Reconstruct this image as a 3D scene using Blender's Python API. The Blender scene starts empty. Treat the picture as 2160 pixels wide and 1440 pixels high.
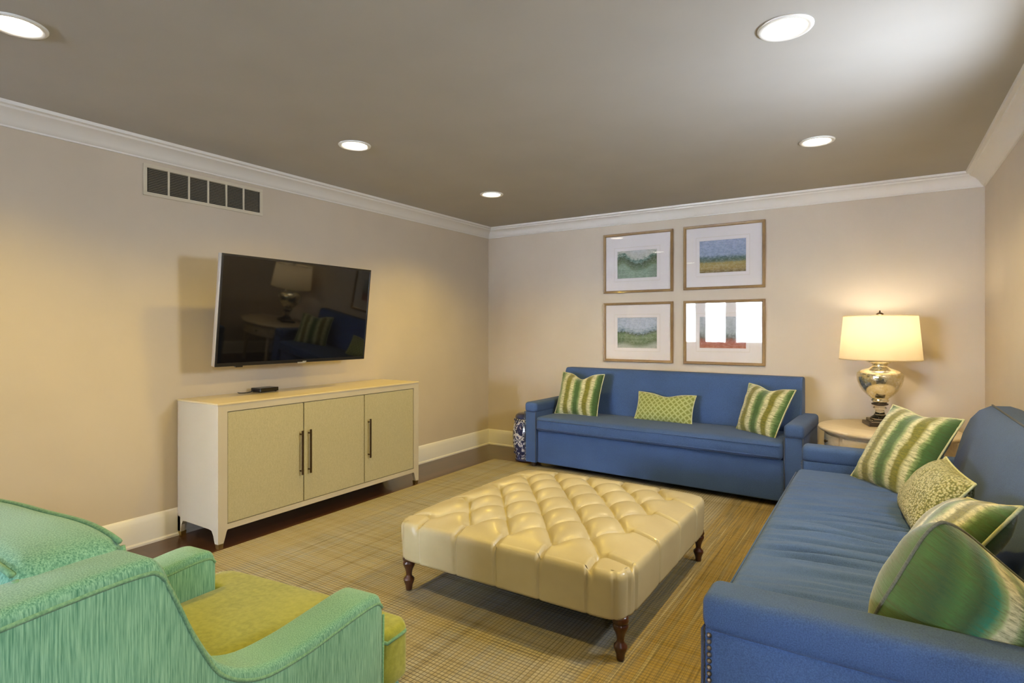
import bpy, bmesh, math, random
from mathutils import Vector, Matrix, noise
random.seed(7)
R = math.radians
sc = bpy.context.scene
C = sc.collection

# ------------------------------------------------------------------ camera
cam = bpy.data.cameras.new('camera'); co = bpy.data.objects.new('camera', cam); C.objects.link(co)
cam.sensor_width = 36; cam.lens = 36 * 1204 / 2160
cam.shift_y = -25 / 2160
cam.clip_start = 0.02
co.location = (0, 0, 1.30); co.rotation_euler = (R(90), 0, R(32.8))
sc.camera = co

# ------------------------------------------------------------------ world, view, lights
sc.view_settings.view_transform = 'Standard'; sc.view_settings.look = 'None'
sc.view_settings.exposure = 0.05; sc.view_settings.gamma = 1.0
sc.view_settings.use_curve_mapping = False
w = bpy.data.worlds.new('sky'); sc.world = w; w.use_nodes = True
bg = w.node_tree.nodes['Background']
bg.inputs[0].default_value = (0.76, 0.86, 1.0, 1); bg.inputs[1].default_value = 92

RX0, RX1, RY0, RY1, RZ = -3.755, 0.64, -6.0, 5.33, 2.44
LX, LY = -6.5, -0.6       # behind the camera the room opens out to the left
# window openings: (y0, y1, z0, z1) in the right wall, (x0, x1, z0, z1) in the front wall
WR = (2.45, 2.95, 1.55, 1.95)
WR_FILL = (-0.80, -0.38, 1.42, 1.82)  # unseen opening, added to throw cool daylight on the armchair's side
WF = (-5.15, -2.66, 0.92, 2.12)

def portal(loc, rot, sx, sy):
    l = bpy.data.lights.new('window_portal', 'AREA'); l.shape = 'RECTANGLE'; l.size = sx; l.size_y = sy
    l.cycles.is_portal = True
    o = bpy.data.objects.new('window_portal', l); C.objects.link(o); o.location = loc; o.rotation_euler = rot
portal((RX1 + 0.02, (WR[0] + WR[1]) / 2, (WR[2] + WR[3]) / 2), (R(90), 0, R(90)), WR[1] - WR[0], WR[3] - WR[2])
portal(((WF[0] + WF[1]) / 2, RY0 - 0.02, (WF[2] + WF[3]) / 2), (R(90), 0, R(180)), WF[1] - WF[0], WF[3] - WF[2])
portal((RX1 + 0.02, (WR_FILL[0] + WR_FILL[1]) / 2, (WR_FILL[2] + WR_FILL[3]) / 2), (R(90), 0, R(90)), WR_FILL[1] - WR_FILL[0], WR_FILL[3] - WR_FILL[2])
SPOT_W = 115

# ------------------------------------------------------------------ materials
def mat(name, base=(0.5, 0.5, 0.5), rough=0.6, metal=0.0, spec=0.5, coat=0, sheen=0, emit=None, estr=0, trans=0, ior=None):
    m = bpy.data.materials.new(name); m.use_nodes = True
    p = m.node_tree.nodes['Principled BSDF']
    p.inputs['Base Color'].default_value = (*base, 1); p.inputs['Roughness'].default_value = rough
    p.inputs['Metallic'].default_value = metal; p.inputs['Specular IOR Level'].default_value = spec
    p.inputs['Coat Weight'].default_value = coat; p.inputs['Sheen Weight'].default_value = sheen
    p.inputs['Transmission Weight'].default_value = trans
    if ior: p.inputs['IOR'].default_value = ior
    if emit: p.inputs['Emission Color'].default_value = (*emit, 1); p.inputs['Emission Strength'].default_value = estr
    return m

class G:
    """tiny node-graph helper"""
    def __init__(s, m): s.m = m; s.nt = m.node_tree; s.p = s.nt.nodes['Principled BSDF']
    def n(s, t, **k):
        nd = s.nt.nodes.new(t)
        for a, b in k.items(): setattr(nd, a, b)
        return nd
    def l(s, a, b): s.nt.links.new(a, b)
    def coord(s, scale=(1, 1, 1), rot=(0, 0, 0), kind='Object'):
        t = s.n('ShaderNodeTexCoord'); mp = s.n('ShaderNodeMapping')
        mp.inputs['Scale'].default_value = scale; mp.inputs['Rotation'].default_value = rot
        s.l(t.outputs[kind], mp.inputs['Vector']); return mp.outputs[0]
    def noise(s, vec, scale=5, detail=3, rough=0.5, dist=0):
        t = s.n('ShaderNodeTexNoise'); s.l(vec, t.inputs['Vector'])
        t.inputs['Scale'].default_value = scale; t.inputs['Detail'].default_value = detail
        t.inputs['Roughness'].default_value = rough; t.inputs['Distortion'].default_value = dist
        return t.outputs['Fac']
    def ramp(s, fac, stops, interp='LINEAR'):
        r = s.n('ShaderNodeValToRGB'); s.l(fac, r.inputs[0]); e = r.color_ramp.elements
        r.color_ramp.interpolation = interp
        while len(e) > 1: e.remove(e[-1])
        e[0].position = stops[0][0]; e[0].color = (*stops[0][1], 1)
        for p, c in stops[1:]:
            x = e.new(p); x.color = (*c, 1)
        return r.outputs[0]
    def mix(s, f, a, b, mode='MIX'):
        x = s.n('ShaderNodeMix', data_type='RGBA', blend_type=mode)
        for i, v in ((0, f), (6, a), (7, b)):
            if isinstance(v, (int, float)): x.inputs[i].default_value = v
            elif isinstance(v, tuple): x.inputs[i].default_value = (*v, 1)
            else: s.l(v, x.inputs[i])
        return x.outputs[2]
    def math(s, op, a, b=0.0):
        x = s.n('ShaderNodeMath', operation=op)
        for i, v in ((0, a), (1, b)):
            if isinstance(v, (int, float)): x.inputs[i].default_value = v
            else: s.l(v, x.inputs[i])
        return x.outputs[0]
    def base(s, c): s.l(c, s.p.inputs['Base Color'])
    def bump(s, h, strength=0.3, dist=0.002):
        b = s.n('ShaderNodeBump'); b.inputs['Strength'].default_value = strength; b.inputs['Distance'].default_value = dist
        s.l(h, b.inputs['Height']); s.l(b.outputs[0], s.p.inputs['Normal'])

def painted(name, col, rough=0.55, var=0.03, bump=0.15):
    m = mat(name, col, rough, spec=0.3); g = G(m); v = g.coord()
    a = g.noise(v, 2.5, 4); d = tuple(c * (1 - var) for c in col); h = tuple(min(1, c * (1 + var)) for c in col)
    g.base(g.ramp(a, [(0.3, d), (0.7, h)])); g.bump(g.noise(v, 220, 2), bump, 0.0006); return m

M = {}
M['wall'] = painted('wall_paint', (0.62, 0.545, 0.45), 0.6)
M['ceiling'] = painted('ceiling_paint', (0.44, 0.425, 0.40), 0.6)
M['trim'] = painted('white_trim_paint', (0.80, 0.79, 0.77), 0.35, 0.01, 0.05)

def fabric(name, c1, c2, scale=260, rough=0.85, sheen=0.15, stretch=(1, 1, 1), bs=0.5, mott=0.25):
    m = mat(name, c1, rough, spec=0.25, sheen=sheen); g = G(m); v = g.coord(stretch)
    f = g.noise(v, scale, 3, 0.6); big = g.noise(g.coord(), 5, 3)
    a = g.ramp(f, [(0.33, c1), (0.67, c2)])
    b = g.mix(g.math('MULTIPLY', g.ramp(big, [(0.35, (0, 0, 0)), (0.7, (1, 1, 1))]), mott), a, tuple(x * 1.5 for x in c2))
    g.base(b); g.bump(f, bs, 0.0015); return m
M['denim'] = fabric('blue_upholstery', (0.034, 0.068, 0.175), (0.062, 0.118, 0.280), 330, rough=0.85, sheen=0.08, mott=0.12)
M['denim_piping'] = fabric('dark_blue_piping', (0.035, 0.05, 0.10), (0.05, 0.07, 0.13), 330)
M['chair'] = fabric('green_strie_fabric', (0.045, 0.19, 0.125), (0.24, 0.48, 0.34), 130, rough=0.8, sheen=0.3, stretch=(3, 3, 0.12), bs=0.5, mott=0.18)
M['chair_seat'] = fabric('green_strie_warm_lit', (0.22, 0.245, 0.025), (0.32, 0.33, 0.05), 60, rough=0.85, sheen=0.3, bs=0.4)  # same green chair fabric, with warm lamp light painted in as yellow-olive
M['chair_piping'] = fabric('chair_piping', (0.10, 0.24, 0.14), (0.20, 0.38, 0.22), 200)

def leather():
    m = mat('cream_leather', (0.62, 0.50, 0.30), 0.34, spec=0.5, coat=0.1); g = G(m); v = g.coord()
    a = g.noise(v, 4, 4); g.base(g.ramp(a, [(0.3, (0.42, 0.36, 0.22)), (0.7, (0.50, 0.44, 0.28))]))
    t = g.n('ShaderNodeTexVoronoi'); g.l(v, t.inputs['Vector']); t.inputs['Scale'].default_value = 260
    g.bump(g.mix(0.5, t.outputs['Distance'], g.noise(v, 30, 4)), 0.25, 0.0012); return m
M['leather'] = leather()

def wood(name, c1, c2, rough=0.35, scale=(1, 12, 12), coat=0.2):
    m = mat(name, c1, rough, coat=coat); g = G(m); v = g.coord(scale)
    f = g.noise(v, 5, 5, 0.6, 0.6); g.base(g.ramp(f, [(0.3, c1), (0.7, c2)])); g.bump(f, 0.15, 0.001); return m
M['mahogany'] = wood('turned_mahogany', (0.030, 0.009, 0.005), (0.075, 0.022, 0.010), 0.28, (12, 12, 1))
M['darkfoot'] = wood('dark_wood_foot', (0.02, 0.012, 0.008), (0.05, 0.03, 0.02), 0.4)
def floor_mat():
    m = mat('dark_hardwood', (0.06, 0.025, 0.014), 0.3, coat=0.3); g = G(m); v = g.coord((1, 1, 1))
    br = g.n('ShaderNodeTexBrick'); g.l(g.coord((1, 1, 1), (0, 0, R(90))), br.inputs['Vector'])
    br.inputs['Scale'].default_value = 1; br.inputs['Brick Width'].default_value = 1.1; br.inputs['Row Height'].default_value = 0.083
    br.inputs['Mortar Size'].default_value = 0.0012; br.inputs['Color1'].default_value = (0.062, 0.023, 0.012, 1)
    br.inputs['Color2'].default_value = (0.095, 0.036, 0.019, 1); br.inputs['Mortar'].default_value = (0.01, 0.005, 0.003, 1)
    gr = g.noise(g.coord((14, 1, 1)), 9, 5, 0.6, 0.5)
    g.base(g.mix(g.math('MULTIPLY', gr, 0.6), br.outputs['Color'], (0.03, 0.012, 0.007))); g.bump(gr, 0.1, 0.001); return m
M['floor'] = floor_mat()

def rug_mat():
    m = mat('plaid_woven_wool', (0.5, 0.4, 0.2), 0.95, spec=0.1); g = G(m)
    sx = g.noise(g.coord((1, 0.012, 1)), 40, 3, 0.8)      # colour of the threads running along Y
    sy = g.noise(g.coord((0.012, 1, 1)), 40, 3, 0.8)      # colour of the threads running along X
    bx = g.noise(g.coord((1, 0.03, 1)), 4.5, 2); by = g.noise(g.coord((0.03, 1, 1)), 4.0, 2)
    cols = [(0.32, (0.17, 0.14, 0.085)), (0.44, (0.31, 0.27, 0.18)), (0.52, (0.42, 0.38, 0.29)), (0.60, (0.26, 0.265, 0.27)), (0.70, (0.50, 0.46, 0.36))]
    gold = [(0.30, (0.08, 0.06, 0.03)), (0.41, (0.24, 0.165, 0.05)), (0.50, (0.38, 0.27, 0.08)), (0.57, (0.16, 0.12, 0.05)), (0.68, (0.48, 0.40, 0.22))]
    cx = g.ramp(sx, cols); cy = g.ramp(sy, cols); cg = g.ramp(sx, gold)
    sep = g.n('ShaderNodeSeparateXYZ'); g.l(g.coord(), sep.inputs[0])
    def lines(out, pitch, duty):
        v = g.math('ABSOLUTE', g.math('SINE', g.math('MULTIPLY', out, math.pi / pitch)))
        r = g.n('ShaderNodeMapRange'); r.interpolation_type = 'SMOOTHSTEP'; g.l(v, r.inputs[0]); r.inputs[1].default_value = duty; r.inputs[2].default_value = duty + 0.3
        r.inputs[3].default_value = 1; r.inputs[4].default_value = 0; return r.outputs[0]
    lx = lines(sep.outputs[0], 0.0185, 0.15); ly = lines(sep.outputs[1], 0.0185, 0.15)
    ax = g.ramp(bx, [(0.40, (0.25,) * 3), (0.6, (0.85,) * 3)]); ay = g.ramp(by, [(0.40, (0.35,) * 3), (0.6, (0.9,) * 3)])
    ground = g.mix(0.5, cx, cy)
    dark = (0.085, 0.080, 0.078)
    plaid = g.mix(g.math('MULTIPLY', lx, ax), ground, dark); plaid = g.mix(g.math('MULTIPLY', ly, ay), plaid, dark)
    mr = g.n('ShaderNodeMapRange'); g.l(sep.outputs[0], mr.inputs[0]); mr.inputs[1].default_value = -0.98; mr.inputs[2].default_value = -0.92
    gold_c = g.mix(0.2, cg, cy); gold_c = g.mix(g.math('MULTIPLY', ly, 0.5), gold_c, dark)
    # broad gold band crossing the field
    band = g.ramp(bx, [(0.50, (0, 0, 0)), (0.62, (1, 1, 1))]); plaid = g.mix(g.math('MULTIPLY', band, 0.35), plaid, (0.42, 0.34, 0.17))
    g.base(g.mix(mr.outputs[0], plaid, gold_c))
    h = g.math('SUBTRACT', 1.0, g.math('MAXIMUM', lx, ly)); g.bump(g.mix(0.6, sx, h), 0.6, 0.003); return m
M['rug'] = rug_mat()

def raffia():
    m = mat('cream_raffia_lacquer', (0.58, 0.50, 0.33), 0.42, spec=0.4); g = G(m)
    f = g.noise(g.coord((1, 1, 6)), 90, 3, 0.6); b = g.noise(g.coord((1, 6, 1)), 60, 3, 0.6); c = g.noise(g.coord(), 6, 3)
    k = g.mix(0.5, f, b)
    a = g.ramp(k, [(0.38, (0.40, 0.36, 0.22)), (0.62, (0.54, 0.50, 0.33))])
    g.base(g.mix(g.math('MULTIPLY', c, 0.4), a, (0.46, 0.42, 0.26))); g.bump(k, 0.3, 0.001); return m
M['raffia'] = raffia()
M['cream_paint'] = painted('cream_cabinet_paint', (0.54, 0.49, 0.40), 0.38, 0.04, 0.1)
M['gold_top'] = painted('cream_lacquer_warm_sheen', (0.66, 0.56, 0.36), 0.22, 0.04, 0.05)  # cream top; the yellow of its warm reflection is put into the colour
M['bronze'] = mat('dark_bronze', (0.10, 0.065, 0.035), 0.35, 0.85)
M['brass'] = mat('aged_brass', (0.42, 0.32, 0.12), 0.35, 0.9)
M['black'] = mat('black_plastic', (0.012, 0.011, 0.012), 0.28, spec=0.5)
M['screen'] = mat('tv_glass', (0.004, 0.004, 0.006), 0.035, spec=0.6)
M['silver'] = mat('silver_edge', (0.62, 0.62, 0.62), 0.3, 0.6)
M['nail'] = mat('nailhead_pewter', (0.25, 0.22, 0.2), 0.35, 0.9)
M['dark'] = mat('dark_void', (0.02, 0.018, 0.015), 0.9)
M['vent_dark'] = painted('vent_louvre_grey', (0.24, 0.215, 0.165), 0.6, 0.03, 0.1)
M['vent_white'] = painted('vent_frame_paint', (0.66, 0.60, 0.48), 0.4, 0.01, 0.05)
M['cloth_black'] = mat('dust_cover', (0.02, 0.02, 0.022), 0.95)

def stripes(name, seed, axis=0, big=False):
    m = mat(name, (0.3, 0.4, 0.1), 0.75, spec=0.2, sheen=0.5); g = G(m)
    sep = g.n('ShaderNodeSeparateXYZ'); vec = g.coord(kind='UV'); g.l(vec, sep.inputs[0])
    fine = g.noise(g.coord((1, 4.5, 1), kind='UV'), 24, 4, 0.75); wob = g.noise(g.coord((1, 1, 1)), 9 + seed, 2)
    x = g.math('ADD', sep.outputs[axis], g.math('MULTIPLY', g.math('SUBTRACT', wob, 0.5), 0.035))
    x = g.math('ADD', x, g.math('MULTIPLY', g.math('SUBTRACT', fine, 0.5), 0.022))
    x = g.math('ADD', g.math('MULTIPLY', x, 2.1), 0.5)
    cr, gr, ol, dk, pl = (0.62, 0.60, 0.38), (0.045, 0.12, 0.03), (0.19, 0.185, 0.02), (0.018, 0.055, 0.02), (0.24, 0.33, 0.14)
    st = [(0.0, dk), (0.07, gr), (0.13, pl), (0.17, cr), (0.215, cr), (0.25, ol), (0.32, ol), (0.36, cr), (0.405, cr), (0.43, pl),
          (0.47, gr), (0.54, gr), (0.58, pl), (0.61, cr), (0.65, cr), (0.68, ol), (0.75, ol), (0.79, cr), (0.825, cr), (0.85, pl), (0.885, gr), (1.0, dk)]
    if big: st = [(0.0, ol), (0.04, dk), (0.09, gr), (0.15, dk), (0.20, gr), (0.25, dk), (0.30, (0.01, 0.14, 0.09)), (0.335, pl), (0.35, cr), (0.395, cr), (0.42, pl), (0.455, gr), (0.485, pl), (0.51, cr), (0.56, cr), (0.59, gr), (0.70, dk), (0.75, pl), (0.79, cr), (0.84, cr), (0.88, gr), (1.0, dk)]
    c = g.ramp(x, st); g.base(g.mix(g.ramp(fine, [(0.42, (0, 0, 0)), (0.68, (0.8,) * 3)]), c, (0.05, 0.07, 0.015)))
    g.bump(fine, 0.7, 0.004); return m
M['stripe'] = stripes('green_stripe_velvet', 0)
M['stripe2'] = stripes('green_stripe_velvet_two', 2.5)
M['stripe3'] = stripes('green_stripe_velvet_dark', 1.2, big=True)
M['pil_pipe'] = fabric('pillow_piping', (0.42, 0.46, 0.27), (0.55, 0.56, 0.36), 200)
M['pil_pipe_dark'] = fabric('pillow_piping_grey', (0.07, 0.085, 0.075), (0.13, 0.14, 0.12), 200)

def lattice():
    m = mat('green_lattice_chenille', (0.4, 0.42, 0.18), 0.9, spec=0.15, sheen=0.3); g = G(m)
    v = g.coord((1, 1, 1), (0, 0, R(45)))
    def wave(d):
        wv = g.n('ShaderNodeTexWave', bands_direction=d); g.l(v, wv.inputs['Vector']); wv.inputs['Scale'].default_value = 9
        wv.inputs['Distortion'].default_value = 1.2; wv.inputs['Detail'].default_value = 2; wv.inputs['Detail Scale'].default_value = 3
        return wv.outputs['Fac']
    mx = g.math('MAXIMUM', wave('X'), wave('Y')); f = g.noise(g.coord(), 120, 2)
    c = g.ramp(mx, [(0.62, (0.20, 0.23, 0.06)), (0.88, (0.40, 0.44, 0.20))])
    g.base(g.mix(g.math('MULTIPLY', f, 0.35), c, (0.24, 0.30, 0.10))); g.bump(g.mix(0.4, mx, f), 0.6, 0.004); return m
M['lattice'] = lattice()
def boucle():
    m = mat('cream_green_boucle', (0.5, 0.5, 0.25), 0.95, spec=0.1, sheen=0.3); g = G(m); v = g.coord()
    t = g.n('ShaderNodeTexVoronoi'); g.l(v, t.inputs['Vector']); t.inputs['Scale'].default_value = 120
    c = g.ramp(t.outputs['Distance'], [(0.10, (0.56, 0.54, 0.36)), (0.45, (0.38, 0.37, 0.17)), (0.66, (0.16, 0.17, 0.06))])
    g.base(c); g.bump(g.math('SUBTRACT', 1.0, t.outputs['Distance']), 0.9, 0.006); return m
M['boucle'] = boucle()

def mercury():
    m = mat('mercury_glass', (0.80, 0.76, 0.62), 0.1, 0.9); g = G(m); v = g.coord()
    f = g.noise(v, 24, 4, 0.7); g.base(g.ramp(f, [(0.35, (0.78, 0.70, 0.42)), (0.6, (0.95, 0.93, 0.84))]))
    g.l(g.ramp(f, [(0.4, (0.10,) * 3), (0.75, (0.38,) * 3)]), g.p.inputs['Roughness']); return m
M['mercury'] = mercury()
M['crystal'] = mat('crystal', (1, 0.98, 0.94), 0.03, trans=1, ior=1.5)
def shade_mat():
    m = mat('lit_linen_shade', (0.80, 0.72, 0.56), 0.9, spec=0.1); g = G(m)
    nt = m.node_tree; tr = g.n('ShaderNodeBsdfTranslucent'); tr.inputs[0].default_value = (0.92, 0.86, 0.72, 1)
    ms = g.n('ShaderNodeMixShader'); ms.inputs[0].default_value = 0.6
    out = nt.nodes['Material Output']; g.l(g.p.outputs[0], ms.inputs[1]); g.l(tr.outputs[0], ms.inputs[2]); g.l(ms.outputs[0], out.inputs[0])
    g.bump(g.noise(g.coord(), 300, 2), 0.2, 0.0005); return m
M['shade'] = shade_mat()
M['bulb'] = mat('bulb_glow', (1, 1, 1), 0.4, emit=(1, 0.78, 0.42), estr=12)
M['lens'] = mat('downlight_glow', (1, 1, 1), 0.4, emit=(1, 0.90, 0.68), estr=14)
M['table'] = wood('whitewashed_wood', (0.60, 0.50, 0.36), (0.74, 0.65, 0.50), 0.4, (1, 8, 8), 0.1)
def chinoiserie():
    m = mat('blue_white_glaze', (0.8, 0.82, 0.85), 0.15, coat=0.5); g = G(m); v = g.coord()
    n = g.noise(v, 17, 4, 0.65, 1.5)
    g.base(g.ramp(n, [(0.46, (0.012, 0.02, 0.09)), (0.5, (0.04, 0.07, 0.25)), (0.535, (0.70, 0.74, 0.82)), (0.60, (0.72, 0.76, 0.84)), (0.64, (0.02, 0.03, 0.12))])); return m
M['china'] = chinoiserie()
M['china_blue'] = mat('dark_blue_glaze', (0.02, 0.03, 0.10), 0.15, coat=0.5)
M['mat_board'] = painted('mat_board', (0.82, 0.79, 0.80), 0.8, 0.01, 0.05)
M['mat_bevel'] = mat('mat_bevel', (0.88, 0.87, 0.84), 0.8)
M['frame_gold'] = wood('gilt_frame', (0.22, 0.13, 0.055), (0.36, 0.235, 0.10), 0.35, (1, 1, 1), 0.2)

def glazing(name, r=1.0):
    m = bpy.data.materials.new(name); m.use_nodes = True; nt = m.node_tree; nt.nodes.remove(nt.nodes['Principled BSDF'])
    t = nt.nodes.new('ShaderNodeBsdfTransparent'); gl = nt.nodes.new('ShaderNodeBsdfGlossy'); gl.inputs['Roughness'].default_value = 0.02
    lw = nt.nodes.new('ShaderNodeLayerWeight'); pw = nt.nodes.new('ShaderNodeMath'); pw.operation = 'POWER'; pw.inputs[1].default_value = 5
    f = nt.nodes.new('ShaderNodeMapRange'); f.inputs[3].default_value = 0.038; f.inputs[4].default_value = 0.9
    nt.links.new(lw.outputs['Facing'], pw.inputs[0]); nt.links.new(pw.outputs[0], f.inputs[0])
    mx = nt.nodes.new('ShaderNodeMixShader'); o = nt.nodes['Material Output']
    nt.links.new(f.outputs[0], mx.inputs[0]); nt.links.new(t.outputs[0], mx.inputs[1]); nt.links.new(gl.outputs[0], mx.inputs[2]); nt.links.new(mx.outputs[0], o.inputs[0])
    return m
M['glazing'] = glazing('clear_glass')

def painting(name, bands, nz=0.10, blob=None):
    """landscape print: horizontal bands broken up by brush noise (flat print). object y = up, 0..1"""
    m = mat(name, (0.5, 0.5, 0.5), 0.7); g = G(m); sep = g.n('ShaderNodeSeparateXYZ'); v = g.coord(kind='Generated'); g.l(v, sep.inputs[0])
    a = g.noise(g.coord((1.6, 1, 2.2), kind='Generated'), 7, 8, 0.72); b = g.noise(g.coord((3, 1, 9), kind='Generated'), 9, 5, 0.75)
    y = g.math('ADD', sep.outputs[2], g.math('MULTIPLY', g.math('SUBTRACT', a, 0.5), nz * 4.0))
    if blob:   # tree masses: hills rising towards the sides
        for cx, wd, ht in blob:
            d = g.math('SUBTRACT', sep.outputs[0], cx); d = g.math('MULTIPLY', d, d); d = g.math('MULTIPLY', d, -1 / (wd * wd)); e = g.math('POWER', 2.718, d)
            y = g.math('SUBTRACT', y, g.math('MULTIPLY', e, ht))
    c = g.ramp(y, bands); g.base(g.mix(g.ramp(b, [(0.42, (0.0,) * 3), (0.66, (0.5,) * 3)]), c, g.ramp(a, [(0.44, (0.03, 0.05, 0.02)), (0.56, (0.60, 0.63, 0.58))]))); return m
M['art1'] = painting('woodland_print', [(0.0, (0.22, 0.32, 0.24)), (0.22, (0.25, 0.36, 0.26)), (0.30, (0.10, 0.17, 0.06)), (0.48, (0.035, 0.07, 0.02)), (0.58, (0.10, 0.22, 0.18)), (0.68, (0.60, 0.62, 0.58)), (1, (0.60, 0.63, 0.66))], 0.13, [(0.15, 0.17, 0.28), (0.95, 0.22, 0.22)])
M['art2'] = painting('golden_field_print', [(0.0, (0.16, 0.12, 0.04)), (0.15, (0.40, 0.28, 0.06)), (0.30, (0.42, 0.33, 0.09)), (0.36, (0.08, 0.14, 0.08)), (0.46, (0.08, 0.17, 0.20)), (0.54, (0.28, 0.38, 0.60)), (1, (0.36, 0.44, 0.68))], 0.05)
M['art3'] = painting('river_hills_print', [(0.0, (0.45, 0.50, 0.45)), (0.12, (0.10, 0.17, 0.07)), (0.35, (0.16, 0.26, 0.12)), (0.42, (0.05, 0.10, 0.06)), (0.48, (0.22, 0.32, 0.46)), (0.62, (0.48, 0.58, 0.74)), (1, (0.50, 0.58, 0.74))], 0.08, [(0.15, 0.22, 0.10), (1.0, 0.25, 0.14)])
M['art4'] = painting('red_barn_print', [(0.0, (0.50, 0.16, 0.08)), (0.22, (0.42, 0.10, 0.05)), (0.35, (0.10, 0.12, 0.10)), (0.50, (0.40, 0.46, 0.50)), (1, (0.50, 0.56, 0.64))], 0.08)

# ------------------------------------------------------------------ mesh helpers
def obj(name, bm, m, parent=None, smooth=False, loc=None, rot=None, smooth_angle=None):
    me = bpy.data.meshes.new(name)
    bmesh.ops.recalc_face_normals(bm, faces=bm.faces)
    bm.to_mesh(me); bm.free()
    me.materials.append(M[m] if isinstance(m, str) else m)
    o = bpy.data.objects.new(name, me); C.objects.link(o)
    if smooth or smooth_angle:
        me.shade_smooth()
        if smooth_angle: me.set_sharp_from_angle(angle=R(smooth_angle))
    if parent: o.parent = parent
    if loc is not None: o.location = loc
    if rot is not None: o.rotation_euler = rot
    return o
def tag(o, label=None, cat=None, group=None, kind=None):
    if label: o['label'] = label
    if cat: o['category'] = cat
    if group: o['group'] = group
    if kind: o['kind'] = kind
    return o
def empty(name, loc, rz=0, label=None, cat=None, group=None):
    o = bpy.data.objects.new(name, None); C.objects.link(o); o.location = loc; o.rotation_euler = (0, 0, rz)
    o.empty_display_size = 0.1
    return tag(o, label, cat, group)
def struct(name, bm, m, **k): return tag(obj(name, bm, m, **k), kind='structure')

def box(bm, a, b, bev=0, seg=2):
    a, b = Vector(a), Vector(b); c = (a + b) / 2; d = b - a
    t = bmesh.new(); bmesh.ops.create_cube(t, size=1)
    bmesh.ops.scale(t, vec=d, verts=t.verts); bmesh.ops.translate(t, vec=c, verts=t.verts)
    if bev: bmesh.ops.bevel(t, geom=t.edges[:], offset=bev, segments=seg, profile=0.5, affect='EDGES')
    me = bpy.data.meshes.new('t'); t.to_mesh(me); t.free(); bm.from_mesh(me); bpy.data.meshes.remove(me)
    return bm
def B(a, b, bev=0, seg=2): return box(bmesh.new(), a, b, bev, seg)

def axis_pts(h, r, n, k=4):
    e = [h - r + r * math.sin(i / k * math.pi / 2) for i in range(1, k + 1)]
    mid = [-(h - r) + 2 * (h - r) * i / n for i in range(n + 1)]
    return [-x for x in reversed(e)] + mid + e
def soft(w, d, h, r, nx=8, ny=8, nz=2, fn=None, k=4):
    """rounded box centred on the origin; fn deforms each point"""
    hx, hy, hz = w / 2, d / 2, h / 2; r = min(r, hx * .98, hy * .98, hz * .98)
    X, Y, Z = axis_pts(hx, r, nx, k), axis_pts(hy, r, ny, k), axis_pts(hz, r, nz, k)
    bm = bmesh.new(); cache = {}
    def v(i, j, l):
        key = (i, j, l)
        if key not in cache:
            p = Vector((X[i], Y[j], Z[l])); q = Vector((max(-hx + r, min(hx - r, p.x)), max(-hy + r, min(hy - r, p.y)), max(-hz + r, min(hz - r, p.z))))
            e = p - q
            if e.length > 1e-9: p = q + e.normalized() * r
            if fn: p = fn(p)
            cache[key] = bm.verts.new(p)
        return cache[key]
    a, b, c = len(X) - 1, len(Y) - 1, len(Z) - 1
    for i in range(a):
        for j in range(b):
            for l in (0, c): bm.faces.new([v(i, j, l), v(i + 1, j, l), v(i + 1, j + 1, l), v(i, j + 1, l)])
    for i in range(a):
        for l in range(c):
            for j in (0, b): bm.faces.new([v(i, j, l), v(i + 1, j, l), v(i + 1, j, l + 1), v(i, j, l + 1)])
    for j in range(b):
        for l in range(c):
            for i in (0, a): bm.faces.new([v(i, j, l), v(i, j + 1, l), v(i, j + 1, l + 1), v(i, j, l + 1)])
    return bm
def lathe(prof, n=32, sq=None):
    bm = bmesh.new(); rings = []
    for r, z in prof:
        ring = []
        for i in range(n):
            a = 2 * math.pi * i / n + (math.pi / n)
            ring.append(bm.verts.new((r * math.cos(a), r * math.sin(a), z)))
        rings.append(ring)
    for a, b in zip(rings, rings[1:]):
        for i in range(n): bm.faces.new([a[i], a[(i + 1) % n], b[(i + 1) % n], b[i]])
    bm.faces.new(rings[0]); bm.faces.new(rings[-1]); return bm
def tube(pts, r, n=8, closed=False):
    bm = bmesh.new(); pts = [Vector(p) for p in pts]; N = len(pts); rings = []
    for i, p in enumerate(pts):
        if closed: t = pts[(i + 1) % N] - pts[i - 1]
        else: t = pts[min(i + 1, N - 1)] - pts[max(i - 1, 0)]
        t.normalize(); up = Vector((0, 0, 1)) if abs(t.z) < 0.9 else Vector((1, 0, 0))
        s = t.cross(up).normalized(); u = s.cross(t)
        rings.append([bm.verts.new(p + (s * math.cos(2 * math.pi * k / n) + u * math.sin(2 * math.pi * k / n)) * r) for k in range(n)])
    for i in range(N if closed else N - 1):
        a, b = rings[i], rings[(i + 1) % N]
        for k in range(n): bm.faces.new([a[k], a[(k + 1) % n], b[(k + 1) % n], b[k]])
    if not closed: bm.faces.new(rings[0]); bm.faces.new(rings[-1])
    return bm
def prism(poly, lo, hi, axis='x', bev=0, seg=3):
    """extrude a polygon: axis x -> poly is (y,z)"""
    bm = bmesh.new()
    def P(a, b, t): return {'x': (t, a, b), 'y': (a, t, b), 'z': (a, b, t)}[axis]
    v0 = [bm.verts.new(P(a, b, lo)) for a, b in poly]; v1 = [bm.verts.new(P(a, b, hi)) for a, b in poly]
    bm.faces.new(v0); bm.faces.new(v1)
    n = len(poly)
    for i in range(n): bm.faces.new([v0[i], v0[(i + 1) % n], v1[(i + 1) % n], v1[i]])
    if bev:
        bmesh.ops.recalc_face_normals(bm, faces=bm.faces)
        ed = [e for e in bm.edges if len(e.link_faces) == 2 and e.calc_face_angle(0) > R(35)]
        bmesh.ops.bevel(bm, geom=ed, offset=bev, segments=seg, profile=0.5, affect='EDGES', clamp_overlap=True)
    return bm
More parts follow.
